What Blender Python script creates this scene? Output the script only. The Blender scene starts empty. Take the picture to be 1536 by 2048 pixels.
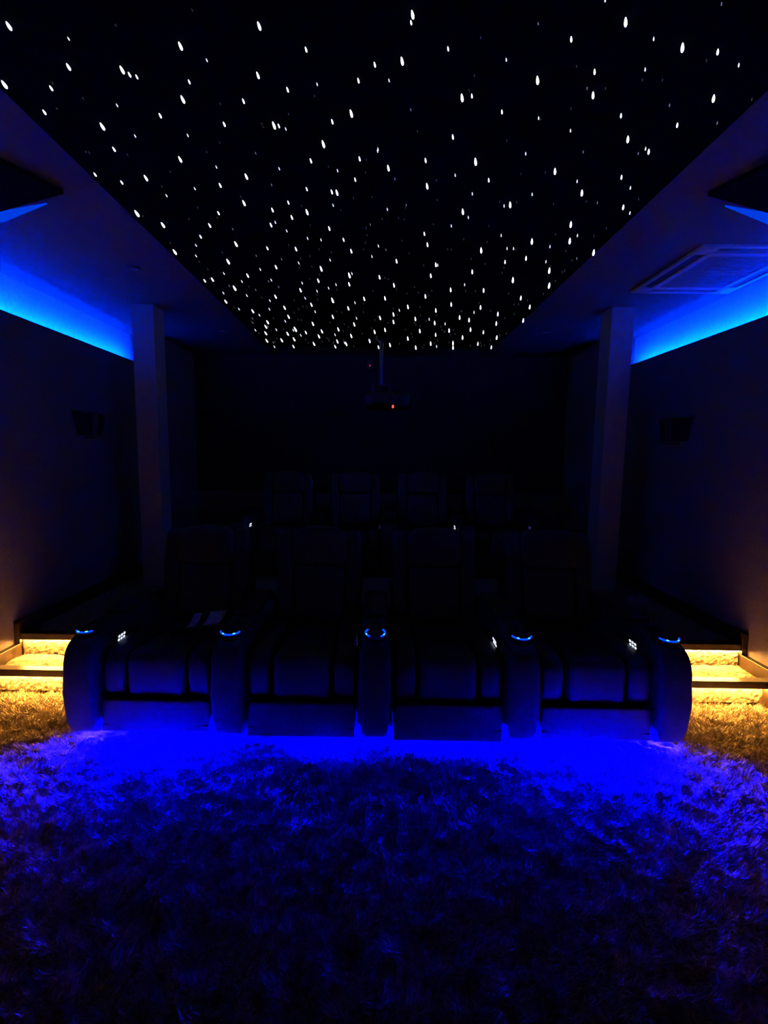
import bpy, bmesh, math, random
import numpy as np
from mathutils import Vector, Matrix, noise

random.seed(7)
PI = math.pi
SC = bpy.context.scene
COL = SC.collection

# ------------------------------------------------------------------ camera
cam_data = bpy.data.cameras.new('camera')
cam = bpy.data.objects.new('camera', cam_data)
COL.objects.link(cam)
cam_data.sensor_fit = 'HORIZONTAL'
cam_data.sensor_width = 36.0
cam_data.lens = 36.0 * 960.0 / 1536.0
cam_data.shift_x = 24.0 / 1536.0
cam_data.clip_start = 0.05
_r = Vector((0.99983076, 0.01517477, 0.01040124))
_u = Vector((-0.01208862, 0.11571684, 0.99320868))
_f = Vector((-0.01386812, 0.99316632, -0.1158807))
_m = Matrix((_r, _u, -_f)).transposed().to_4x4()
_m.translation = Vector((0.0, 0.0, 1.52))
cam.matrix_world = _m
SC.camera = cam

# ------------------------------------------------------------------ world, exposure
world = bpy.data.worlds.new('world')
SC.world = world
world.use_nodes = True
world.node_tree.nodes['Background'].inputs[0].default_value = (0, 0, 0, 1)
world.node_tree.nodes['Background'].inputs[1].default_value = 0.0
vs = SC.view_settings
vs.view_transform = 'Standard'
vs.look = 'None'
vs.exposure = 0.0
vs.gamma = 1.0
vs.use_curve_mapping = False

# light levels of the room's own LED strips
COVE_COLOR = (0.0, 0.024, 1.0)
COVE_POWER = 880.0
UNDER_COLOR = (0.0, 0.0, 1.0)
UNDER_POWER = {0: 88000.0, 1: 5000.0, 2: 2200.0, 3: 88000.0}
WARM_COLOR = (1.0, 0.42, 0.065)
WARM_POWER = 800.0
BULKHEAD_POWER = 0.75

# ------------------------------------------------------------------ room measures (metres)
XW = 2.45        # inner face of the lower side walls
XU = 2.77        # upper side wall behind the cove
ZC = 2.82        # ceiling
ZL = 2.42        # cove ledge
YF, YR = -0.9, 6.45
ZP = 0.30        # platform
YROW1 = 2.36
YROW2 = 4.66

# ------------------------------------------------------------------ materials
def nodes_of(m):
    m.use_nodes = True
    nt = m.node_tree
    return nt, nt.nodes['Principled BSDF']

def mat(name, color, rough=0.6, metal=0.0, nscale=0.0, namt=0.25, bump=0.0, bscale=80.0, spec=0.5):
    m = bpy.data.materials.new(name)
    nt, b = nodes_of(m)
    b.inputs['Roughness'].default_value = rough
    b.inputs['Metallic'].default_value = metal
    b.inputs['Specular IOR Level'].default_value = spec
    b.inputs['Base Color'].default_value = (*color, 1)
    tc = nt.nodes.new('ShaderNodeTexCoord')
    if nscale:
        n = nt.nodes.new('ShaderNodeTexNoise')
        n.inputs['Scale'].default_value = nscale
        n.inputs['Detail'].default_value = 5
        r = nt.nodes.new('ShaderNodeValToRGB')
        r.color_ramp.elements[0].position = 0.3
        r.color_ramp.elements[1].position = 0.7
        lo = [c * (1 - namt) for c in color]
        hi = [min(1, c * (1 + namt)) for c in color]
        r.color_ramp.elements[0].color = (*lo, 1)
        r.color_ramp.elements[1].color = (*hi, 1)
        nt.links.new(tc.outputs['Object'], n.inputs['Vector'])
        nt.links.new(n.outputs['Fac'], r.inputs['Fac'])
        nt.links.new(r.outputs['Color'], b.inputs['Base Color'])
    if bump:
        n2 = nt.nodes.new('ShaderNodeTexNoise')
        n2.inputs['Scale'].default_value = bscale
        n2.inputs['Detail'].default_value = 4
        bp = nt.nodes.new('ShaderNodeBump')
        bp.inputs['Strength'].default_value = bump
        bp.inputs['Distance'].default_value = 0.01
        nt.links.new(tc.outputs['Object'], n2.inputs['Vector'])
        nt.links.new(n2.outputs['Fac'], bp.inputs['Height'])
        nt.links.new(bp.outputs['Normal'], b.inputs['Normal'])
    return m

def emit(name, color, power, sample=True):
    m = bpy.data.materials.new(name)
    nt, b = nodes_of(m)
    b.inputs['Base Color'].default_value = (0, 0, 0, 1)
    b.inputs['Specular IOR Level'].default_value = 0.0
    b.inputs['Emission Color'].default_value = (*color, 1)
    b.inputs['Emission Strength'].default_value = power
    if not sample:
        m.cycles.emission_sampling = 'NONE'
    return m

M = {
    'carpet': mat('carpet', (0.27, 0.225, 0.17), 0.95, nscale=45, namt=0.55, bump=0.6, bscale=160, spec=0.1),
    'fibre': mat('carpet_fibre', (0.32, 0.265, 0.20), 0.9, nscale=30, namt=0.55, spec=0.1),
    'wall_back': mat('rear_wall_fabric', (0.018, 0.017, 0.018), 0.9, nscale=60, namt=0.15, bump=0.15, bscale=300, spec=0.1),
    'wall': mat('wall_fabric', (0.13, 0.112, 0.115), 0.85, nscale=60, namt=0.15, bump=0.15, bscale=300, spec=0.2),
    'wall_upper': mat('wall_upper_plaster', (0.5, 0.5, 0.53), 0.8, nscale=30, namt=0.06, bump=0.2, bscale=120, spec=0.2),
    'ceiling': mat('ceiling_paint', (0.11, 0.11, 0.12), 0.85, nscale=20, namt=0.08, bump=0.08, bscale=150, spec=0.2),
    'velvet': mat('star_panel_velvet', (0.004, 0.004, 0.005), 1.0, nscale=40, namt=0.2, spec=0.0),
    'pillar': mat('pillar_paint', (0.36, 0.33, 0.33), 0.7, nscale=15, namt=0.08, spec=0.2),
    'leather': mat('black_leather', (0.034, 0.032, 0.034), 0.36, nscale=45, namt=0.25, bump=0.25, bscale=140, spec=0.5),
    'leather2': mat('black_leather_side', (0.040, 0.034, 0.036), 0.5, nscale=45, namt=0.25, bump=0.25, bscale=140, spec=0.4),
    'plastic': mat('black_plastic', (0.012, 0.012, 0.014), 0.35, nscale=50, namt=0.2),
    'dark_metal': mat('dark_metal', (0.08, 0.08, 0.09), 0.3, 0.8, nscale=60, namt=0.15),
    'wood': mat('dark_wood_trim', (0.026, 0.015, 0.009), 0.35, nscale=22, namt=0.35, bump=0.1, bscale=60),
    'white_plastic': mat('white_plastic', (0.72, 0.72, 0.72), 0.45, nscale=30, namt=0.04),
    'slot': mat('air_slot_dark', (0.03, 0.03, 0.035), 0.6, nscale=30, namt=0.1),
    'grille': mat('air_grille_grey', (0.35, 0.35, 0.38), 0.6, nscale=30, namt=0.08),
    'speaker': mat('speaker_cloth', (0.006, 0.006, 0.007), 0.9, nscale=200, namt=0.4, spec=0.1),
    'speaker_body': mat('speaker_body', (0.05, 0.05, 0.055), 0.3, nscale=40, namt=0.1),
    'paper_dark': mat('magazine_cover', (0.03, 0.03, 0.04), 0.35, nscale=20, namt=0.2),
    'paper_light': mat('magazine_glossy_page', (0.80, 0.83, 0.86), 0.13, nscale=90, namt=0.12),
    'pages': mat('magazine_pages', (0.3, 0.3, 0.3), 0.7, nscale=90, namt=0.1),
    'cove': emit('cove_led', COVE_COLOR, COVE_POWER),
    'warm': emit('warm_step_led', WARM_COLOR, WARM_POWER),
    'bulk': emit('bulkhead_led', (0.0, 0.06, 1.0), BULKHEAD_POWER),
    'ring': emit('cup_ring_led', (0.0, 0.04, 1.0), 2.2),
    'ring_hot': emit('cup_ring_hot_led', (0.15, 0.75, 1.0), 1.6, False),
    'button': emit('button_led', (0.75, 0.80, 1.0), 1.3, False),
    'button_dim': emit('button_dim_led', (0.06, 0.04, 0.40), 0.5, False),
    'red': emit('red_standby_led', (1.0, 0.10, 0.08), 1.6, False),
    'red_dim': emit('red_sensor_led', (0.9, 0.03, 0.05), 0.6, False),
    'star_a': emit('star_bright', (0.88, 0.92, 1.0), 2.6, False),
    'star_b': emit('star_medium', (0.85, 0.90, 1.0), 1.0, False),
    'star_c': emit('star_faint', (0.80, 0.84, 1.0), 0.16, False),
    'star_d': emit('star_dim', (0.80, 0.84, 1.0), 0.03, False),
}
for k, p in UNDER_POWER.items():
    M['under%d' % k] = emit('seat_underglow_led_%d' % k, UNDER_COLOR, p)

# ------------------------------------------------------------------ mesh helpers
def link(name, me, parent=None, loc=(0, 0, 0), rot=(0, 0, 0)):
    o = bpy.data.objects.new(name, me)
    COL.objects.link(o)
    o.location = loc
    o.rotation_euler = rot
    if parent is not None:
        o.parent = parent
    return o

def finish(bm, name, material, smooth=False):
    bmesh.ops.recalc_face_normals(bm, faces=bm.faces[:])
    me = bpy.data.meshes.new(name)
    bm.to_mesh(me)
    bm.free()
    me.materials.append(M[material])
    if smooth:
        me.polygons.foreach_set('use_smooth', [True] * len(me.polygons))
    return me

def add_box(bm, a, b, bevel=0.0):
    r = bmesh.ops.create_cube(bm, size=1.0)
    vs_ = r['verts']
    for v in vs_:
        v.co = Vector((a[i] + (b[i] - a[i]) * (v.co[i] + 0.5) for i in range(3)))
    if bevel:
        es = list({e for v in vs_ for e in v.link_edges})
        bmesh.ops.bevel(bm, geom=es, offset=bevel, segments=2, affect='EDGES', profile=0.6)

def box(name, a, b, material, bevel=0.0):
    bm = bmesh.new()
    add_box(bm, a, b, bevel)
    return finish(bm, name, material)

def boxes(name, lst, material, bevel=0.0):
    bm = bmesh.new()
    for a, b in lst:
        add_box(bm, a, b, bevel)
    return finish(bm, name, material)

def sgp(v, e):
    return math.copysign(abs(v) ** e, v)

def pillow(name, size, material, e1=0.3, e2=0.3, nu=40, nv=20, fn=None):
    """soft superellipsoid cushion, centred on its origin"""
    bm = bmesh.new()
    rows = []
    for j in range(1, nv):
        ph = -PI / 2 + PI * j / nv
        row = []
        for i in range(nu):
            th = 2 * PI * (i + 0.5) / nu
            x = size[0] / 2 * sgp(math.cos(ph), e1) * sgp(math.cos(th), e2)
            y = size[1] / 2 * sgp(math.cos(ph), e1) * sgp(math.sin(th), e2)
            z = size[2] / 2 * sgp(math.sin(ph), e1)
            co = Vector((x, y, z))
            if fn:
                co = Vector(fn(co))
            row.append(bm.verts.new(co))
        rows.append(row)
    lo = Vector((0, 0, -size[2] / 2)); hi = Vector((0, 0, size[2] / 2))
    if fn:
        lo = Vector(fn(lo)); hi = Vector(fn(hi))
    vb = bm.verts.new(lo); vt = bm.verts.new(hi)
    for a, b in zip(rows, rows[1:]):
        for i in range(nu):
            k = (i + 1) % nu
            bm.faces.new((a[i], a[k], b[k], b[i]))
    for i in range(nu):
        k = (i + 1) % nu
        bm.faces.new((vb, rows[0][k], rows[0][i]))
        bm.faces.new((vt, rows[-1][i], rows[-1][k]))
    return finish(bm, name, material, True)

def add_cyl(bm, c, r0, r1, h, n=24, axis='Z', caps=True):
    rot = {'Z': Matrix(), 'X': Matrix.Rotation(PI / 2, 4, 'Y'), 'Y': Matrix.Rotation(-PI / 2, 4, 'X')}[axis]
    bmesh.ops.create_cone(bm, cap_ends=caps, segments=n, radius1=r0, radius2=r1, depth=h,
                          matrix=Matrix.Translation(c) @ rot)

def cyl(name, c, r0, r1, h, material, n=24, axis='Z'):
    bm = bmesh.new()
    add_cyl(bm, c, r0, r1, h, n, axis)
    return finish(bm, name, material)

def arc_tube(name, R, r, a0, a1, material, n=28, k=8, z=0.0):
    bm = bmesh.new()
    rings = []
    for i in range(n + 1):
        a = math.radians(a0 + (a1 - a0) * i / n)
        ring = []
        for j in range(k):
            b = 2 * PI * j / k
            rr = R + r * math.cos(b)
            ring.append(bm.verts.new((rr * math.cos(a), rr * math.sin(a), z + r * math.sin(b))))
        rings.append(ring)
    for p, q in zip(rings, rings[1:]):
        for j in range(k):
            bm.faces.new((p[j], p[(j + 1) % k], q[(j + 1) % k], q[j]))
    if abs(a1 - a0) < 359.9:
        bm.faces.new(rings[0]); bm.faces.new(rings[-1])
    return finish(bm, name, material, True)

def prism(name, pts, z0, z1, material):
    bm = bmesh.new()
    lo = [bm.verts.new((x, y, z0)) for x, y in pts]
    hi = [bm.verts.new((x, y, z1)) for x, y in pts]
    bm.faces.new(lo); bm.faces.new(hi)
    for i in range(len(pts)):
        k = (i + 1) % len(pts)
        bm.faces.new((lo[i], lo[k], hi[k], hi[i]))
    return finish(bm, name, material)

def strip(name, a, b, up, w, material):
    """LED strip as a thin solid bar from a to b"""
    a = Vector(a); b = Vector(b)
    d = (b - a).normalized(); up = Vector(up)
    s = d.cross(up).normalized() * w / 2
    t = up.normalized() * 0.002
    bm = bmesh.new()
    vv = [bm.verts.new(p + sx * s + sz * t) for p in (a, b) for sx in (-1, 1) for sz in (-1, 1)]
    for f in ((0, 1, 3, 2), (4, 6, 7, 5), (0, 4, 5, 1), (2, 3, 7, 6), (0, 2, 6, 4), (1, 5, 7, 3)):
        bm.faces.new([vv[i] for i in f])
    return finish(bm, name, material)

def tag(o, label, cat, group=None):
    o['label'] = label
    o['category'] = cat
    if group:
        o['group'] = group
    return o

def thing(name, label, cat, loc=(0, 0, 0), rot=(0, 0, 0), group=None):
    o = link(name, None, None, loc, rot)
    o.empty_display_size = 0.1
    return tag(o, label, cat, group)

def struct(name, me):
    o = link(name, me)
    o['kind'] = 'structure'
    return o

def smooth_shade(me):
    me.polygons.foreach_set('use_smooth', [True] * len(me.polygons))

# ------------------------------------------------------------------ room shell
def carpet_height(x, y):
    p = Vector((x, y, 0))
    return (0.007 * noise.noise(p * 9.0) + 0.018 * noise.noise(p * 20.0 + Vector((3, 1, 0)))
            + 0.007 * noise.noise(Vector((x * 60, y * 34, 2))))

def make_floor():
    nx, ny = 380, 250
    xs = np.linspace(-XW - 0.05, XW + 0.05, nx)
    ys = np.concatenate([np.linspace(YF, 0.9, 40), np.linspace(0.9, 3.4, ny)[1:], np.linspace(3.4, YR + 0.05, 8)[1:]])
    ny = len(ys)
    co = np.zeros((nx * ny, 3), dtype=np.float32)
    k = 0
    for y in ys:
        fine = y < 3.45
        for x in xs:
            co[k] = (x, y, (carpet_height(x, y) if fine else 0.0) - 0.020)
            k += 1
    me = bpy.data.meshes.new('floor')
    i = np.arange((nx - 1) * (ny - 1))
    r, c = i // (nx - 1), i % (nx - 1)
    q = np.stack([r * nx + c, r * nx + c + 1, (r + 1) * nx + c + 1, (r + 1) * nx + c], 1).astype(np.int32)
    me.vertices.add(len(co)); me.vertices.foreach_set('co', co.ravel())
    me.loops.add(q.size); me.loops.foreach_set('vertex_index', q.ravel())
    me.polygons.add(len(q))
    me.polygons.foreach_set('loop_start', np.arange(len(q), dtype=np.int32) * 4)
    me.update(calc_edges=True)
    me.materials.append(M['carpet'])
    smooth_shade(me)
    return struct('floor', me)

floor = make_floor()

def make_pile(n):
    """shag fibres: one narrow three-vertex blade each, in leaning clumps"""
    rng = np.random.default_rng(11)
    # denser close to the camera side where single fibres show
    x = rng.uniform(-XW, XW, n); y = 0.95 + (3.0 - 0.95) * rng.random(n) ** 1.15
    keep = ~((y > YROW1 + 0.04) & (np.abs(x) < 1.62))
    x, y = x[keep], y[keep]; n = len(x)
    z = np.array([carpet_height(a, b) for a, b in zip(x, y)]) - 0.022
    cl = np.array([noise.noise(Vector((a * 7, b * 7, 5))) for a, b in zip(x, y)])
    ang = cl * 5.0 + rng.normal(0, 0.9, n) - 1.2
    L = rng.uniform(0.020, 0.040, n) * (1 + 0.5 * np.array([noise.noise(Vector((a * 20, b * 20, 9))) for a, b in zip(x, y)])); lean = rng.uniform(0.35, 1.15, n)
    dx, dy, dz = np.cos(ang) * np.sin(lean), np.sin(ang) * np.sin(lean), np.cos(lean)
    w = rng.uniform(0.0020, 0.0040, n)
    pa = rng.uniform(0, 2 * PI, n)
    sx, sy = np.cos(pa) * w, np.sin(pa) * w
    co = np.zeros((n, 3, 3), dtype=np.float32)
    co[:, 0] = np.stack([x - sx, y - sy, z], 1)
    co[:, 1] = np.stack([x + sx, y + sy, z], 1)
    co[:, 2] = np.stack([x + dx * L, y + dy * L, z + dz * L], 1)
    me = bpy.data.meshes.new('carpet_pile')
    me.vertices.add(n * 3); me.vertices.foreach_set('co', co.ravel())
    me.loops.add(n * 3); me.loops.foreach_set('vertex_index', np.arange(n * 3, dtype=np.int32))
    me.polygons.add(n)
    me.polygons.foreach_set('loop_start', np.arange(n, dtype=np.int32) * 3)
    me.update(calc_edges=True)
    me.materials.append(M['fibre'])
    o = link('carpet_pile', me, floor)
    o['kind'] = 'stuff'
    return o

make_pile(230000)

struct('ceiling', box('ceiling', (-XU - 0.1, YF - 0.1, ZC), (XU + 0.1, YR + 0.1, ZC + 0.1), 'ceiling'))
for s, side in ((-1, 'left'), (1, 'right')):
    # lower build-out, its ledge forming the light cove; full height again behind the pillar
    lo = (XW, YF, -0.05); hi = (XU, 5.45, ZL)
    lst = [((s * XW, YF, -0.05), (s * XU, 5.45, ZL - 0.02)),
           ((s * XW, YF, ZL - 0.02), (s * (XW + 0.03), 5.45, ZL)),
           ((s * XW, 5.45, -0.05), (s * XU, YR, ZC))]
    lst = [(tuple(min(p, q) for p, q in zip(a, b)), tuple(max(p, q) for p, q in zip(a, b))) for a, b in lst]
    w = struct('wall_' + side, boxes('wall_' + side, lst, 'wall'))
    a, b = sorted((s * XU, s * (XU + 0.1)))
    o = link('upper_wall', box('upper_wall', (a, YF, ZL - 0.06), (b, 5.45, ZC + 0.02), 'wall_upper'), w)
    # stepped skirting board with a moulded cap
    a, b = sorted((s * XW, s * (XW - 0.025)))
    segs = [(YF, 2.55, 0.0, 0.075), (2.55, 3.11, 0.0, 0.222), (3.11, YR, ZP, 0.372)]
    bl = [((a, y0, z0 - 0.01), (b, y1, z1)) for y0, y1, z0, z1 in segs]
    sk = struct('baseboard_' + side, boxes('baseboard', bl, 'wood'))
    a2, b2 = sorted((s * XW, s * (XW - 0.035)))
    cap = [((a2, 2.55, 0.222), (b2, 3.10, 0.234)), ((a2, 3.085, 0.235), (b2, 3.11, 0.371)), ((a2, 3.085, 0.372), (b2, YR, 0.384)),
           ((a2, YF, 0.075), (b2, 2.55, 0.087))]
    link('skirting_cap', boxes('skirting_cap', cap, 'wood', 0.003), sk)
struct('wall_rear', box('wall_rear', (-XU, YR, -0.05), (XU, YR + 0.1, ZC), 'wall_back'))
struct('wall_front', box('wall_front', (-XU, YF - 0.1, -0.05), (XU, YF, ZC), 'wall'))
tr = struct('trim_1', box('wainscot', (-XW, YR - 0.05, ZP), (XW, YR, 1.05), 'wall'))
link('wainscot_cap', box('wainscot_cap', (-XW, YR - 0.08, 1.05), (XW, YR, 1.08), 'wood', 0.004), tr)

# ------------------------------------------------------------------ platform and steps
def riser_and_led(parent, x0, x1, y, ztop):
    """carpeted riser, dark nosing board and the warm LED strip tucked under it"""
    link('nosing', box('nosing', (x0, y - 0.035, ztop - 0.042), (x1, y + 0.030, ztop + 0.004), 'wood', 0.004), parent)
    link('led_strip', strip('led_strip', (x0 + 0.01, y - 0.011, ztop - 0.046), (x1 - 0.01, y - 0.011, ztop - 0.048), (0, 0.7, 0.7), 0.010, 'warm'), parent)

def carpet_block(name, x0, x1, y0, y1, z0, z1, cell=0.03):
    """solid block whose riser and tread carry pile relief"""
    bm = bmesh.new()
    nx = max(2, int((x1 - x0) / cell)); ny = max(2, int((y1 - y0) / cell)); nz = max(2, int((z1 - z0) / 0.012))
    def grid(f, a, b):
        vv = [[bm.verts.new(f(i / a, j / b)) for i in range(a + 1)] for j in range(b + 1)]
        for j in range(b):
            for i in range(a):
                bm.faces.new((vv[j][i], vv[j][i + 1], vv[j + 1][i + 1], vv[j + 1][i]))
    def top(u, v):
        x, y = x0 + (x1 - x0) * u, y0 + (y1 - y0) * v
        return (x, y, z1 + 0.7 * carpet_height(x + 5, y) - 0.004)
    def front(u, v):
        x, z = x0 + (x1 - x0) * u, z0 + (z1 - z0) * v
        p = Vector((x * 40, z * 55, 1))
        return (x, y0 + 0.003 - 0.003 * noise.noise(p) - 0.004 * noise.noise(p * 2.3), z)
    grid(top, nx, ny)
    grid(front, max(4, nx * 3), nz)
    add_box(bm, (x0, y0 + 0.012, z0), (x1, y1, z1 - 0.02))
    return finish(bm, name, 'carpet', False)

plat = thing('seating_platform', 'raised carpeted platform carrying the rear row of recliners', 'platform', (0, 0, 0))
link('deck', box('deck', (-1.70, 3.78, -0.02), (1.70, YR - 0.055, ZP + 0.009), 'carpet'), plat)
Y1, Y2 = 2.90, 3.13
for s in (-1, 1):
    x0, x1 = sorted((s * 1.70, s * (XW - 0.02)))
    link('aisle_deck', carpet_block('aisle_deck', x0, x1, Y2, YR - 0.055, 0.0, ZP - 0.008, 0.04), plat)
    riser_and_led(plat, x0, x1, Y2, ZP)
    st = thing('carpeted_step', 'low carpeted step with warm strip light beside the ' +
               ('recliner holding the magazine' if s < 0 else 'row end below the air conditioner'), 'step', ((x0 + x1) / 2, Y1, 0), group='lit aisle steps')
    st.location = (0, 0, 0)
    link('tread_block', carpet_block('tread_block', x0, x1, Y1, Y2 - 0.01, 0.0, 0.148, 0.02), st)
    riser_and_led(st, x0, x1, Y1, 0.15)

# ------------------------------------------------------------------ coves, pillars, bulkheads
AC_SIDE = {-1: 'across the room from the air conditioner', 1: 'on the air conditioner side'}
for s in (-1, 1):
    cv = thing('cove_light', 'blue light strip in the wall-top cove ' + AC_SIDE[s], 'light strip', group='blue cove lights')
    x0, x1 = sorted((s * (XU - 0.125), s * (XU - 0.104)))
    link('cove_baffle', box('cove_baffle', (x0, YF + 0.05, ZL - 0.022), (x1, 5.33, ZL + 0.085), 'slot'), cv)  # unseen baffle added to block the LED's back towards the room
    link('led_strip', strip('led_strip', (s * (XU - 0.10), YF + 0.06, ZL + 0.060), (s * (XU - 0.10), 5.32, ZL + 0.060), (s, 0, 0), 0.02, 'cove'), cv)
    x0, x1 = sorted((s * 1.995, s * 2.19))
    p = thing('pillar', 'tall slim square pillar ' + AC_SIDE[s], 'pillar', (0, 0, 0), group='slim square pillars')
    link('shaft', box('shaft', (x0, 4.35, ZP - 0.01), (x1, 4.56, ZC), 'pillar', 0.004), p)
    # angled dropped bulkhead, its inner corner pointing at the room centre
    zb = ZC - 0.02
    pts = [(s * 1.59, 2.535), (s * (XU - 0.01), 2.985), (s * (XU - 0.01), -0.25)]
    bk = thing('ceiling_bulkhead', 'dark angled ceiling bulkhead with a blue lit edge ' + AC_SIDE[s], 'bulkhead', (0, 0, 0), group='angled ceiling bulkheads')
    link('panel', prism('panel', pts, zb, ZC, 'velvet'), bk)
    bar = [(s * 1.76, 2.66), (s * 2.0, 2.725), (s * 2.70, 2.985), (s * 2.68, 3.075), (s * 2.12, 2.845)]
    link('light_bar', prism('light_bar', bar, ZC - 0.008, ZC + 0.002, 'bulk'), bk)

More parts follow.
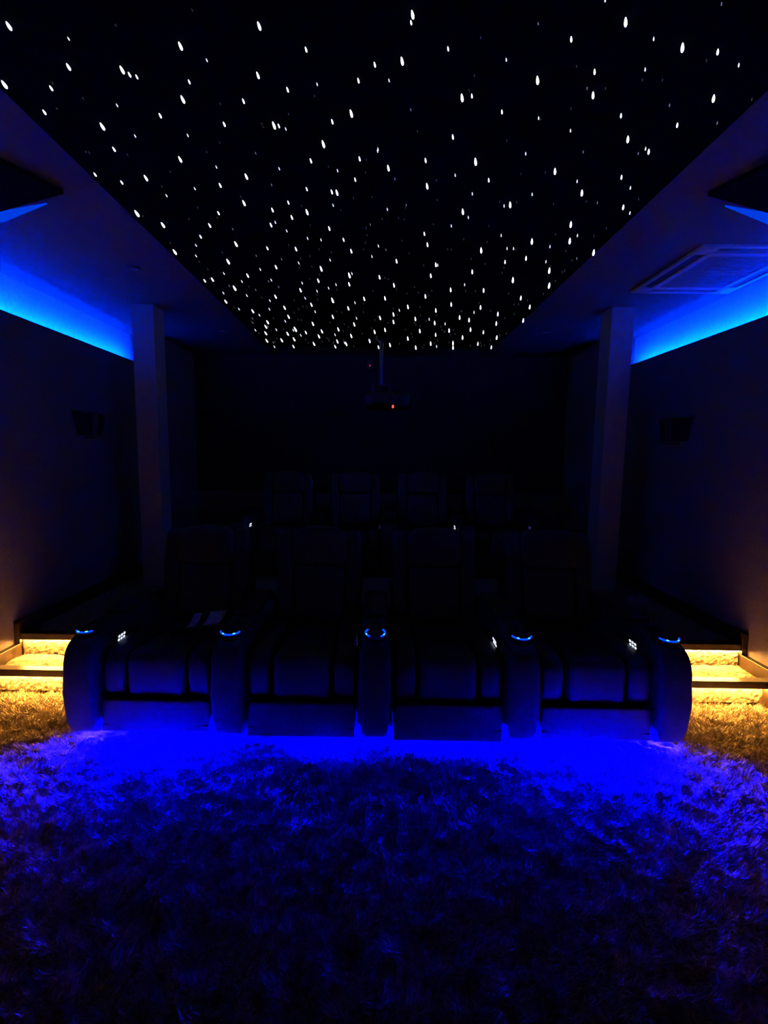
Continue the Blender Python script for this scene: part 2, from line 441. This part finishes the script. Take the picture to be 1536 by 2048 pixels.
# ------------------------------------------------------------------ star ceiling
sp = thing('star_ceiling_panel', 'black ceiling panel scattered with white fibre-optic star points', 'star ceiling', (0, 0, 0))
link('panel', box('panel', (-1.365, YF + 0.05, ZC - 0.014), (1.345, 5.92, ZC + 0.005), 'velvet'), sp)
STARS = {
    3.0: '''-1.139,1.588 -1.333,1.816 -0.883,1.753 -0.647,1.660 -0.733,1.886 -1.111,2.029 -0.380,1.590 -0.125,1.957 -0.431,2.022 -0.251,2.133 0.078,1.554 0.055,1.718 0.520,1.797 0.277,1.877 0.707,1.578 0.928,1.666 -1.319,2.705 0.399,2.248''',
    2.5: '''-1.057,1.743 -0.431,1.779 0.739,1.867 1.172,1.881 0.982,2.102 -0.890,2.241 -1.110,2.382 -1.237,2.837 -1.323,3.193 -0.635,2.368 -0.227,2.500 -0.712,2.600 -0.402,2.688 -0.896,3.074 -1.028,3.338 0.021,2.300 0.208,2.442 0.418,2.677 0.646,2.606 0.612,3.143 0.769,2.320 0.962,2.494 1.033,2.808 0.886,3.017 1.106,3.008 1.316,3.165 -1.138,3.840 -0.421,3.449 -0.234,3.564 -0.408,4.109 -0.877,5.015 0.944,3.633 1.143,3.455 1.242,3.739''',
    2.0: '''-1.180,1.839 -0.869,1.779 -1.288,1.958 -0.854,1.976 -1.144,2.177 -0.251,1.679 -0.033,1.738 -0.090,1.805 -0.342,1.846 -0.514,1.901 -0.624,2.023 -0.200,2.008 0.573,1.642 0.700,1.767 0.278,2.095 1.052,1.688 1.111,2.185 -0.781,2.446 -0.974,2.846 -0.318,2.254 -0.104,2.239 -0.251,2.500 -0.581,2.674 -0.493,2.752 -0.626,2.838 -0.303,2.876 -0.540,3.148 -0.196,3.174 0.183,2.249 0.273,3.076 0.094,3.324 1.230,2.632 0.927,3.267 -0.727,3.435 -0.966,3.593 -1.249,3.675 -1.312,4.177 -0.863,4.043 -1.154,4.437 -0.847,4.330 -0.863,4.599 -1.102,4.786 -1.159,4.948 -1.220,5.202 -0.991,5.216 -1.287,5.530 -1.113,5.501 -0.469,3.683 -0.246,3.751 -0.018,3.608 -0.634,3.887 -0.144,4.079 0.026,4.064 -0.600,4.243 -0.291,4.333 -0.451,4.590 -0.014,4.612 -0.669,4.828 -0.266,4.836 -0.438,5.023 -0.070,5.111 0.037,5.030 -0.615,5.105 -0.672,5.312 -0.322,5.281 -0.965,5.452 -0.493,5.529 -0.130,5.496 -0.401,5.645 -0.773,5.656 0.101,5.678 0.359,3.379 0.346,3.574 0.625,3.497 0.090,3.767 0.529,3.857 0.783,3.864 0.349,4.010 0.585,4.207 0.225,4.281 0.475,4.374 0.847,4.282 0.107,4.500 0.315,4.636 0.718,4.580 0.819,4.658 0.114,4.740 0.510,4.765 0.392,5.059 0.687,5.033 0.895,4.989 0.288,5.371 0.871,5.311 0.560,5.592 0.807,5.561 0.406,5.794 0.841,5.780 1.118,4.032 1.261,4.261 1.040,4.465 1.325,4.662 1.100,4.768 1.234,5.301''',
    1.5: '''-0.849,1.790 -0.677,1.812 -0.412,2.034 0.077,1.586 0.200,1.678 0.313,1.877 0.440,1.956 0.891,1.975 1.132,2.026 -1.335,2.363 -1.245,2.427 -0.878,2.712 -1.078,2.989 -0.131,2.398 -0.370,2.479 -0.483,2.603 -0.232,3.020 -0.717,3.143 0.491,2.399 0.242,2.939 0.809,3.332 1.091,2.372 -1.316,3.706 -0.789,5.170 -1.036,5.815 -0.540,5.799 -0.031,5.808 0.572,5.215 1.048,5.101 1.094,5.599 1.284,5.766''',
    1.0: '''-0.987,1.641 -0.991,1.926 -1.011,2.097 -0.794,2.093 -0.583,1.723 0.016,1.808 -0.234,1.825 -0.388,2.054 -0.023,2.178 0.395,1.722 0.588,1.991 0.736,2.061 0.619,1.518 0.826,1.644 1.158,1.743 0.864,1.761 1.090,2.171 -0.750,2.306 -0.915,2.481 -1.082,2.545 -1.151,3.111 -1.211,3.268 -0.469,2.317 -0.207,2.331 -0.256,2.631 -0.595,2.815 -0.551,2.915 -0.445,3.009 -0.367,3.028 -0.066,3.263 -0.343,3.322 -0.559,3.373 -0.025,2.191 0.330,2.364 0.438,2.519 0.024,2.670 0.622,2.631 0.461,2.751 0.384,2.847 0.690,2.960 -0.024,3.107 0.770,3.134 0.810,3.134 0.604,2.206 0.904,2.409 0.731,2.522 1.178,2.462 1.297,2.697 1.129,2.956 1.023,3.104 1.076,3.329 -0.847,3.489 -1.126,3.567 -1.042,3.722 -0.815,3.688 -1.264,3.978 -1.092,4.035 -0.933,4.157 -1.262,4.395 -0.991,4.390 -1.125,4.573 -0.924,4.765 -1.300,5.103 -1.078,5.078 -1.267,5.848 -0.212,3.554 -0.596,3.746 -0.409,3.850 -0.345,3.774 -0.507,3.919 -0.627,4.088 -0.224,4.196 -0.594,4.455 -0.233,4.649 -0.906,5.093 -0.862,5.296 -0.491,5.265 -0.416,5.621 0.374,3.396 0.619,3.759 0.157,4.395 0.823,4.440 0.448,4.666 0.617,4.814 0.647,5.761''',
    0.5: '''0.456,1.593 0.708,1.844 0.100,1.949 0.953,1.531 1.042,1.925 1.279,2.018 -0.547,2.209 -0.533,2.449 -0.857,2.899 -0.068,2.839 -0.816,3.264 -0.662,3.317 0.055,2.397 0.121,2.629 0.023,3.164 0.842,2.195 1.078,2.205 1.083,2.599 1.257,3.279 -0.841,3.719 -1.166,3.819 -0.791,3.835 -0.985,3.904 -1.220,4.688 -1.257,4.824 -1.234,5.646 -1.139,4.966 -0.444,3.576 0.022,3.637 -0.529,4.124 -0.069,3.912 -0.679,4.313 -0.788,4.489 -0.728,4.153 -0.402,4.451 -0.161,4.460 -0.061,4.711 -0.764,4.727 -0.496,4.806 -0.328,4.964 -0.197,5.215 -0.839,5.493 -0.592,5.419 -0.667,5.581 -0.046,5.337 0.687,3.375 0.651,3.900 0.199,3.965 0.592,4.922 0.655,5.092 0.315,5.201 1.033,5.724 1.164,5.745 0.330,4.306 0.145,4.545 0.997,3.951 1.272,3.958 1.142,4.618 1.115,4.223''',
    0.0: '''-0.813,1.596 -0.562,1.547 -0.679,2.140 0.502,2.122 0.134,2.068 0.948,1.808 1.317,1.896 -1.107,2.221 -0.975,2.345 -1.303,2.753 -0.968,2.661 -0.901,2.766 -1.276,2.201 -0.102,3.066 -0.467,3.267 -0.395,3.161 0.628,2.355 0.274,2.580 0.590,2.592 0.117,3.037 0.482,3.014 0.629,3.052 0.407,3.153 0.172,3.214 0.579,3.295 0.594,2.846 0.868,2.615 0.998,2.945 1.255,2.870 1.144,3.167 0.840,3.530 1.194,4.492''',
}

STAR_PX = {3.0: 5.4, 2.5: 4.6, 2.0: 3.6, 1.5: 3.1, 1.0: 2.5, 0.5: 2.1, 0.0: 2.0}
def star_proto(material):
    def drop(c):
        # teardrop, narrow on top: shape imitates the lens flare of a star point
        t = (c.z + 0.5)
        k = 1.0 - 0.55 * t
        return (c.x * k, c.y * k, c.z)
    return pillow('fibre_tip', (1, 1, 1), material, 1.0, 1.0, 8, 7, drop)
PROTO = {3.0: star_proto('star_a'), 2.0: None}
PROTO = {'a': PROTO[3.0], 'b': star_proto('star_b'), 'c': star_proto('star_c'), 'd': star_proto('star_d')}
stars = []
for k, txt in STARS.items():
    for t in txt.split():
        x, y = map(float, t.split(','))
        stars.append((k, x, y))
def star_matrix(k, x, y):
    dist = math.sqrt(x * x + y * y + 1.28 ** 2)
    w = STAR_PX[k] / 960.0 * dist
    h = w * 2.3  # stretch and lean imitate lens coma, distance-scaled width imitates bloom
    lean = 0.62 - 0.72 * (x + 1.36) / 2.7
    tilt = Matrix.Rotation(-lean, 4, 'Y')
    return Matrix.Translation((x, y, ZC - 0.013)) @ tilt @ Matrix.Translation((0, 0, -h * 0.47)) @ Matrix.Diagonal((w, w, h, 1))
def star_kind(k):
    return 'a' if k >= 1.5 else 'b' if k >= 1.0 else 'c' if k >= 0.5 else 'd'
stars.sort(key=lambda s: -s[0])
for k, x, y in stars[:298]:
    o = link('fibre_tip', PROTO[star_kind(k)], sp)
    o.matrix_local = star_matrix(k, x, y)
bm = bmesh.new()
faint = [s for s in stars[298:]]
rng = random.Random(5)
for i in range(150):
    faint.append((0.0, rng.uniform(-1.3, 1.3), rng.uniform(1.2, 5.85)))
for k, x, y in faint:
    tmp = bmesh.new(); tmp.from_mesh(PROTO['d']); tmp.transform(star_matrix(k, x, y))
    me = bpy.data.meshes.new('tmp'); tmp.to_mesh(me); tmp.free()
    bm.from_mesh(me); bpy.data.meshes.remove(me)
o = link('faint_fibre_tips', finish(bm, 'faint_fibre_tips', 'star_d', True), sp)
o['kind'] = 'stuff'

# ------------------------------------------------------------------ recliners
PITCH, ARM_W, SEAT_W = 0.77, 0.165, 0.605
def arm_fn(c):
    t = c.z / 0.575 + 0.5
    bulge = 1 + 0.12 * math.sin(PI * min(1, max(0, t * 1.05)))
    y = c.y
    if c.y < 0:
        y = c.y - 0.035 * math.sin(PI * min(1, max(0, t))) * (abs(c.y) / 0.475)
    z = c.z - (0.03 * max(0, -c.y - 0.2) / 0.275 if t > 0.5 else 0)
    return (c.x * bulge, y, z)
def seat_fn(c):
    u = c.x / 0.17
    groove = abs(math.sin(u * PI * 2.0))
    z = c.z; y = c.y
    if c.z > 0:
        z -= 0.012 * (1 - groove ** 0.5)
        z += 0.025 * (-c.y / 0.33) - 0.018
    if c.y < -0.2:
        y += 0.012 * (1 - groove ** 0.5) * 1.0
    return (c.x, y, z)
def legrest_fn(c):
    return (c.x, c.y - 0.03 * math.cos(c.x / 0.3 * PI / 2) * (0.5 + c.z / 0.19), c.z)
def back_fn(c):
    return (c.x, c.y + 0.03 * (c.x / 0.2) ** 2 * (-1), c.z)
def head_fn(c):
    arch = 0.03 * (1 - (c.x / 0.2) ** 2) if c.z > 0 else 0
    return (c.x, c.y - 0.02 * (c.x / 0.2) ** 2, c.z + arch)
P = {}
P['armrest'] = pillow('armrest', (ARM_W, 0.95, 0.575), 'leather2', 0.26, 0.22, 36, 26, arm_fn)
P['arm_pad'] = pillow('arm_pad', (ARM_W * 0.86, 0.50, 0.045), 'leather', 0.5, 0.25, 32, 10)
P['seat_cushion'] = pillow('seat_cushion', (0.325, 0.68, 0.27), 'leather', 0.32, 0.2, 72, 20, seat_fn)
P['seat_bolster'] = pillow('seat_bolster', (0.13, 0.67, 0.275), 'leather', 0.42, 0.25, 32, 18)
P['leg_rest'] = pillow('leg_rest', (0.575, 0.09, 0.155), 'leather', 0.22, 0.2, 44, 14, legrest_fn)
P['base'] = boxes('base', [((-0.285, 0.20, 0.0), (0.285, 0.90, 0.22)), ((-0.285, 0.04, 0.098), (0.285, 0.205, 0.235))], 'plastic')  # second box added to stop underglow leaking up past the leg rest
P['lumbar'] = pillow('lumbar', (0.345, 0.13, 0.40), 'leather', 0.3, 0.35, 36, 18, back_fn)
P['head_rest'] = pillow('head_rest', (0.385, 0.19, 0.25), 'leather', 0.42, 0.4, 36, 18, head_fn)
P['back_wing'] = pillow('back_wing', (0.115, 0.20, 0.62), 'leather', 0.35, 0.4, 28, 22)
P['back_shell'] = pillow('back_shell', (0.57, 0.12, 0.66), 'leather2', 0.2, 0.25, 40, 16)
P['cup_well'] = None
bm = bmesh.new()
add_cyl(bm, (0, 0, 0.004), 0.055, 0.055, 0.012, 32)
P['cup_rim'] = finish(bm, 'cup_rim', 'dark_metal')
bm = bmesh.new()
add_cyl(bm, (0, 0, 0.0085), 0.043, 0.043, 0.006, 32)
P['cup_well'] = finish(bm, 'cup_well', 'plastic')
RINGS = {'off': [], 'smile': [(195, 345)], 'flat': [(215, 325)], 'sides': [(140, 235), (305, 400)]}
for nm, arcs in RINGS.items():
    for i, (a0, a1) in enumerate(arcs):
        P['ring_%s%d' % (nm, i)] = arc_tube('light_ring', 0.052, 0.0045, a0, a1, 'ring', z=0.012)
P['hot'] = pillow('led_point', (0.016, 0.006, 0.006), 'ring_hot', 0.8, 0.8, 10, 6)
P['mount'] = arc_tube('accessory_mount', 0.026, 0.006, 0, 360, 'dark_metal', n=24, z=0.004)
P['panel'] = box('control_panel', (-0.004, -0.045, -0.026), (0.004, 0.045, 0.026), 'plastic', 0.002)
P['button'] = pillow('button', (0.006, 0.016, 0.013), 'button', 0.5, 0.5, 10, 6)
P['button_dim'] = pillow('button', (0.006, 0.016, 0.013), 'button_dim', 0.5, 0.5, 10, 6)

def recliner(label, group, loc, arms, ctl, ctl_lit, rings, led):
    """arms: sides (-1/1) this seat carries; ctl: side of its control panel; led: (x0, x1, y, material) or None"""
    t = thing('recliner', label, 'recliner', loc, (0, 0, 0), group)
    link('base', P['base'], t)
    link('leg_rest', P['leg_rest'], t, (0, 0.055, 0.16), (math.radians(-4), 0, 0))
    link('seat_cushion', P['seat_cushion'], t, (0, 0.36, 0.345), (math.radians(-1), 0, 0))
    for s in (-1, 1):
        link('seat_bolster', P['seat_bolster'], t, (s * 0.225, 0.365, 0.352))
        link('back_wing', P['back_wing'], t, (s * 0.231, 0.885, 0.70), (math.radians(-12), 0, 0))
    link('back_shell', P['back_shell'], t, (0, 0.985, 0.64), (math.radians(-12), 0, 0))
    link('lumbar', P['lumbar'], t, (0, 0.835, 0.60), (math.radians(-13), 0, 0))
    link('head_rest', P['head_rest'], t, (0, 0.895, 0.885), (math.radians(-6), 0, 0))
    for s in arms:
        ax = s * PITCH / 2
        link('armrest', P['armrest'], t, (ax, 0.475, 0.30))
        link('arm_pad', P['arm_pad'], t, (ax, 0.60, 0.592))
        r = link('cup_holder', P['cup_rim'], t, (ax + (0.07 if False else 0), 0.10, 0.577), (math.radians(6), 0, 0))
        link('cup_well', P['cup_well'], r)
        kind = rings[s]
        for i, (a0, a1) in enumerate(RINGS[kind]):
            link('light_ring', P['ring_%s%d' % (kind, i)], r)
            for q in ((0.3, 0.72) if kind != 'sides' else (0.75 if i == 0 else 0.25,)):
                a = math.radians(a0 + (a1 - a0) * q)
                link('led_point', P['hot'], r, (0.054 * math.cos(a), 0.054 * math.sin(a), 0.0165), (0, 0, a + PI / 2))
        link('accessory_mount', P['mount'], t, (ax, 0.235, 0.585))
    if ctl:
        px = ctl * (PITCH / 2 - ARM_W / 2 * 1.13 - 0.001)
        c = link('control_panel', P['panel'], t, (px, 0.245, 0.487), (0, ctl * math.radians(-10), 0))
        for i in range(3):
            for j in range(2):
                link('button', P['button' if ctl_lit else 'button_dim'], c, (-ctl * 0.005, -0.028 + 0.027 * i, -0.008 + 0.021 * j))
    if led:
        x0, x1, y, m, lip = led
        link('led_strip', strip('led_strip', (x0, y, 0.074), (x1, y, 0.074), (0, -1.0, -0.45), 0.014, m), t)
        link('underglow_baffle', box('underglow_baffle', (-0.282, 0.004, lip), (0.282, 0.018, 0.10), 'leather', 0.003), t)  # added baffle; its lip height sets how far the underglow reaches
    return t

XR = -0.01
row1 = [
    ('front-row black leather recliner with a magazine on its seat', (-1, 1), -1, True, {-1: 'flat', 1: 'smile'}, (-0.20, 0.22, 0.14, 'under0', 0.063)),
    ('front-row black leather recliner next to the one with the magazine', (1,), 1, False, {1: 'sides'}, (-0.02, 0.26, 0.075, 'under1', 0.050)),
    ('front-row black leather recliner two seats from the one with the magazine', (1,), 1, True, {1: 'smile'}, (-0.25, 0.27, 0.075, 'under2', 0.040)),
    ('front-row black leather recliner at the end below the air conditioner', (1,), 1, True, {1: 'smile'}, (-0.22, 0.20, 0.14, 'under3', 0.063)),
]
for i, (lab, arms, ctl, lit, rings, led) in enumerate(row1):
    recliner(lab, 'front row recliners', (XR + (i - 1.5) * PITCH, YROW1, 0), arms, ctl, lit, rings, led)
row2 = [
    ('black recliner on the raised platform, row end away from the air conditioner', (-1, 1), -1, True, {-1: 'off', 1: 'off'}),
    ('raised-row black recliner beside the end seat away from the air conditioner', (1,), 1, False, {1: 'off'}),
    ('raised-row black recliner second from the end on the air conditioner side', (1,), 1, True, {1: 'off'}),
    ('black recliner on the raised platform, row end on the air conditioner side', (1,), 1, False, {1: 'off'}),
]
for i, (lab, arms, ctl, lit, rings) in enumerate(row2):
    recliner(lab, 'raised rear row recliners', (0.115 + (i - 1.5) * PITCH, YROW2, ZP + 0.01), arms, ctl, lit, rings, None)

# ------------------------------------------------------------------ magazine on the seat
mg = thing('magazine', 'dark magazine with pale curled pages lying on a front-row recliner', 'magazine', (-1.085, 2.84, 0.482), (math.radians(-1), math.radians(-5), math.radians(12)))
link('cover', box('cover', (-0.16, -0.09, 0.0), (0.16, 0.09, 0.006), 'paper_dark', 0.001), mg)
link('pages', box('pages', (-0.157, -0.087, 0.0012), (0.157, 0.088, 0.0046), 'pages'), mg)
def curled_page(x0, x1, skew, k):  # glossy sheets, curl shaped to reflect the blue cove as pale patches
    bm = bmesh.new()
    n = 10
    lo, hi = [], []
    for a in range(n + 1):
        v = a / n
        y = -0.055 + 0.115 * v
        row0, row1 = [], []
        for b in range(5):
            u = b / 4
            x = x0 + (x1 - x0) * u + skew * v
            z = 0.0065 + k * (0.115 * v) ** 2 + 0.02 * (x1 - x0) * (1 - u) * v
            row0.append(bm.verts.new((x, y, z))); row1.append(bm.verts.new((x, y, z + 0.0012)))
        lo.append(row0); hi.append(row1)
    for a in range(n):
        for b in range(4):
            bm.faces.new((hi[a][b], hi[a][b + 1], hi[a + 1][b + 1], hi[a + 1][b]))
            bm.faces.new((lo[a][b], lo[a + 1][b], lo[a + 1][b + 1], lo[a][b + 1]))
    for a in range(n):
        for b in (0, 4):
            bm.faces.new((lo[a][b], lo[a + 1][b], hi[a + 1][b], hi[a][b]))
    for b in range(4):
        for a in (0, n):
            bm.faces.new((lo[a][b], lo[a][b + 1], hi[a][b + 1], hi[a][b]))
    return finish(bm, 'page', 'paper_light', True)
link('page', curled_page(-0.08, -0.03, 0.035, 3.4), mg)
link('page', curled_page(0.01, 0.11, 0.045, 3.4), mg)

# ------------------------------------------------------------------ ceiling cassette air conditioner
ac = thing('ceiling_air_conditioner', 'white square ceiling cassette air conditioner with central intake grille', 'air conditioner', (2.325, 3.535, ZC))
W2, D2 = 0.375, 0.425
zb = -0.016
def frame(name, w, d, t, z0, z1, material, bevel=0.004):
    return boxes(name, [((-w, -d, z0), (w, -d + t, z1)), ((-w, d - t, z0), (w, d, z1)),
                        ((-w, -d + t, z0), (-w + t, d - t, z1)), ((w - t, -d + t, z0), (w, d - t, z1))], material, bevel)
link('outer_frame', frame('outer_frame', W2, D2, 0.032, zb, 0.0, 'white_plastic'), ac)
link('slot_bed', box('slot_bed', (-W2 + 0.03, -D2 + 0.03, -0.004), (W2 - 0.03, D2 - 0.03, 0.004), 'slot'), ac)
for sx in (-1, 1):
    for sy in (-1, 1):
        a = (sx * (W2 - 0.03), sy * (D2 - 0.03)); b = (sx * (W2 - 0.125), sy * (D2 - 0.125))
        link('corner_cover', box('corner_cover', (min(a[0], b[0]), min(a[1], b[1]), zb), (max(a[0], b[0]), max(a[1], b[1]), 0.0), 'white_plastic', 0.004), ac)
link('inner_frame', frame('inner_frame', W2 - 0.095, D2 - 0.095, 0.045, zb - 0.003, 0.0, 'white_plastic'), ac)
g = link('intake_grille', box('intake_grille', (-W2 + 0.14, -D2 + 0.14, -0.012), (W2 - 0.14, D2 - 0.14, 0.0), 'grille'), ac)
slat = box('slat', (-W2 + 0.14, -0.004, -0.017), (W2 - 0.14, 0.004, -0.011), 'grille')
for i in range(17):
    link('slat', slat, g, (0, -D2 + 0.155 + i * (2 * D2 - 0.31) / 16, 0))
vane_x = box('vane', (-W2 + 0.13, -0.016, -0.010), (W2 - 0.13, 0.016, -0.006), 'slot', 0.001)
vane_y = box('vane', (-0.016, -D2 + 0.13, -0.010), (0.016, D2 - 0.13, -0.006), 'slot', 0.001)
for s in (-1, 1):
    link('vane', vane_x, ac, (0, s * (D2 - 0.063), 0), (s * 0.12, 0, 0))
    link('vane', vane_y, ac, (s * (W2 - 0.063), 0, 0), (0, s * -0.12, 0))

# ------------------------------------------------------------------ wall speakers
def wall_speaker(s):
    t = thing('surround_speaker', 'black wedge-shaped wall speaker mounted ' + AC_SIDE[s], 'speaker', (s * XW, 4.06, 1.76), (0, 0, 0), 'wall surround speakers')
    # plan: back on the wall, two angled grilles meeting at a narrow front strip; narrower towards the bottom
    def ring(z, k):
        return [(0, -0.25 * k), (-s * 0.075 * k, -0.028), (-s * 0.075 * k, 0.028), (0, 0.25 * k)], z
    bm = bmesh.new()
    A, za = ring(-0.105, 0.70); B, zb_ = ring(0.105, 1.0)
    lo = [bm.verts.new((x, y, za)) for x, y in A]; hi = [bm.verts.new((x, y, zb_)) for x, y in B]
    bm.faces.new(lo); bm.faces.new(hi)
    for i in range(4):
        k = (i + 1) % 4
        bm.faces.new((lo[i], lo[k], hi[k], hi[i]))
    link('cabinet', finish(bm, 'cabinet', 'speaker_body'), t)
    for i in (0, 2):
        bm = bmesh.new()
        q = []
        for (pts, z, f) in ((A, za, 0.10), (B, zb_, 0.10)):
            p0 = Vector((*pts[i], z)); p1 = Vector((*pts[i + 1], z))
            q.append((p0.lerp(p1, f), p0.lerp(p1, 1 - f)))
        c = [q[0][0].lerp(q[1][0], 0.07), q[0][1].lerp(q[1][1], 0.07), q[1][1].lerp(q[0][1], 0.07), q[1][0].lerp(q[0][0], 0.07)]
        n = (c[1] - c[0]).cross(c[3] - c[0]).normalized()
        if n.x * -s < 0:
            n = -n
        f0 = [bm.verts.new(v - n * 0.004) for v in c]; f1 = [bm.verts.new(v + n * 0.010) for v in c]
        bm.faces.new(f1); bm.faces.new(f0)
        for a in range(4):
            b = (a + 1) % 4
            bm.faces.new((f0[a], f0[b], f1[b], f1[a]))
        link('grille', finish(bm, 'grille', 'speaker'), t)
    link('bracket', box('bracket', (min(0, -s * 0.085), -0.07, -0.118), (max(0, -s * 0.085), 0.07, -0.106), 'dark_metal', 0.002), t)
for s in (-1, 1):
    wall_speaker(s)

# ------------------------------------------------------------------ projector
pj = thing('projector', 'black ceiling projector with a red standby light above the rear row', 'projector', (0.085, 5.5, 2.03))
link('body', pillow('body', (0.50, 0.44, 0.18), 'plastic', 0.22, 0.25, 40, 16), pj, (0, 0, 0.10))
ln = link('lens_barrel', cyl('lens_barrel', (0.02, -0.225, 0.105), 0.065, 0.058, 0.07, 'dark_metal', 32, 'Y'), pj)
link('lens_glass', cyl('lens_glass', (0.02, -0.262, 0.105), 0.045, 0.045, 0.006, 'plastic', 32, 'Y'), ln)
vent = box('vent', (-0.05, -0.226, -0.004), (0.05, -0.210, 0.004), 'slot')
for i in range(5):
    link('vent', vent, pj, (-0.14, 0, 0.07 + i * 0.018))
link('standby_light', pillow('standby_light', (0.022, 0.012, 0.034), 'red', 0.5, 0.5, 12, 8), pj, (0.055, -0.222, 0.022))
link('mount_plate', box('mount_plate', (-0.16, -0.05, 0.185), (0.04, 0.10, 0.20), 'dark_metal', 0.002), pj)
link('mount_arm', boxes('mount_arm', [((-0.17, -0.03, 0.20), (-0.155, 0.06, 0.27)), ((0.02, -0.03, 0.20), (0.035, 0.06, 0.27)), ((-0.17, -0.03, 0.265), (0.035, 0.06, 0.28))], 'dark_metal', 0.002), pj)
link('pole', cyl('pole', (-0.075, 0.015, 0.28 + (ZC - 2.31) / 2), 0.022, 0.022, ZC - 2.31, 'dark_metal', 20), pj)
link('ceiling_flange', cyl('ceiling_flange', (-0.075, 0.015, ZC - 2.03 - 0.022), 0.06, 0.07, 0.02, 'dark_metal', 28), pj)
for s in (-1, 1):
    link('foot', cyl('foot', (s * 0.18, -0.12, 0.006), 0.016, 0.02, 0.014, 'plastic', 12), pj)

sn = thing('wall_sensor', 'tiny black sensor with red pilot light high on the rear wall', 'sensor', (-0.136, YR, 2.688))
link('housing', box('housing', (-0.035, -0.03, -0.045), (0.035, 0.0, 0.045), 'plastic', 0.005), sn)
link('pilot_light', pillow('pilot_light', (0.014, 0.008, 0.024), 'red_dim', 0.6, 0.6, 10, 6), sn, (0, -0.032, 0))

# ------------------------------------------------------------------ recessed downlights (off)
for x, y, where in ((-1.75, 3.54, 'across the room from the air conditioner, ahead of the pillar'),
                    (-1.67, 5.22, 'over the platform across from the air conditioner'),
                    (1.71, 5.18, 'over the platform on the air conditioner side')):
    d = thing('ceiling_downlight', 'small unlit ceiling downlight ' + where, 'downlight', (x, y, ZC), group='unlit downlights')
    link('trim_ring', arc_tube('trim_ring', 0.042, 0.008, 0, 360, 'dark_metal', n=28, z=-0.004), d)
    link('lamp_face', cyl('lamp_face', (0, 0, -0.004), 0.036, 0.036, 0.010, 'grille', 24), d)
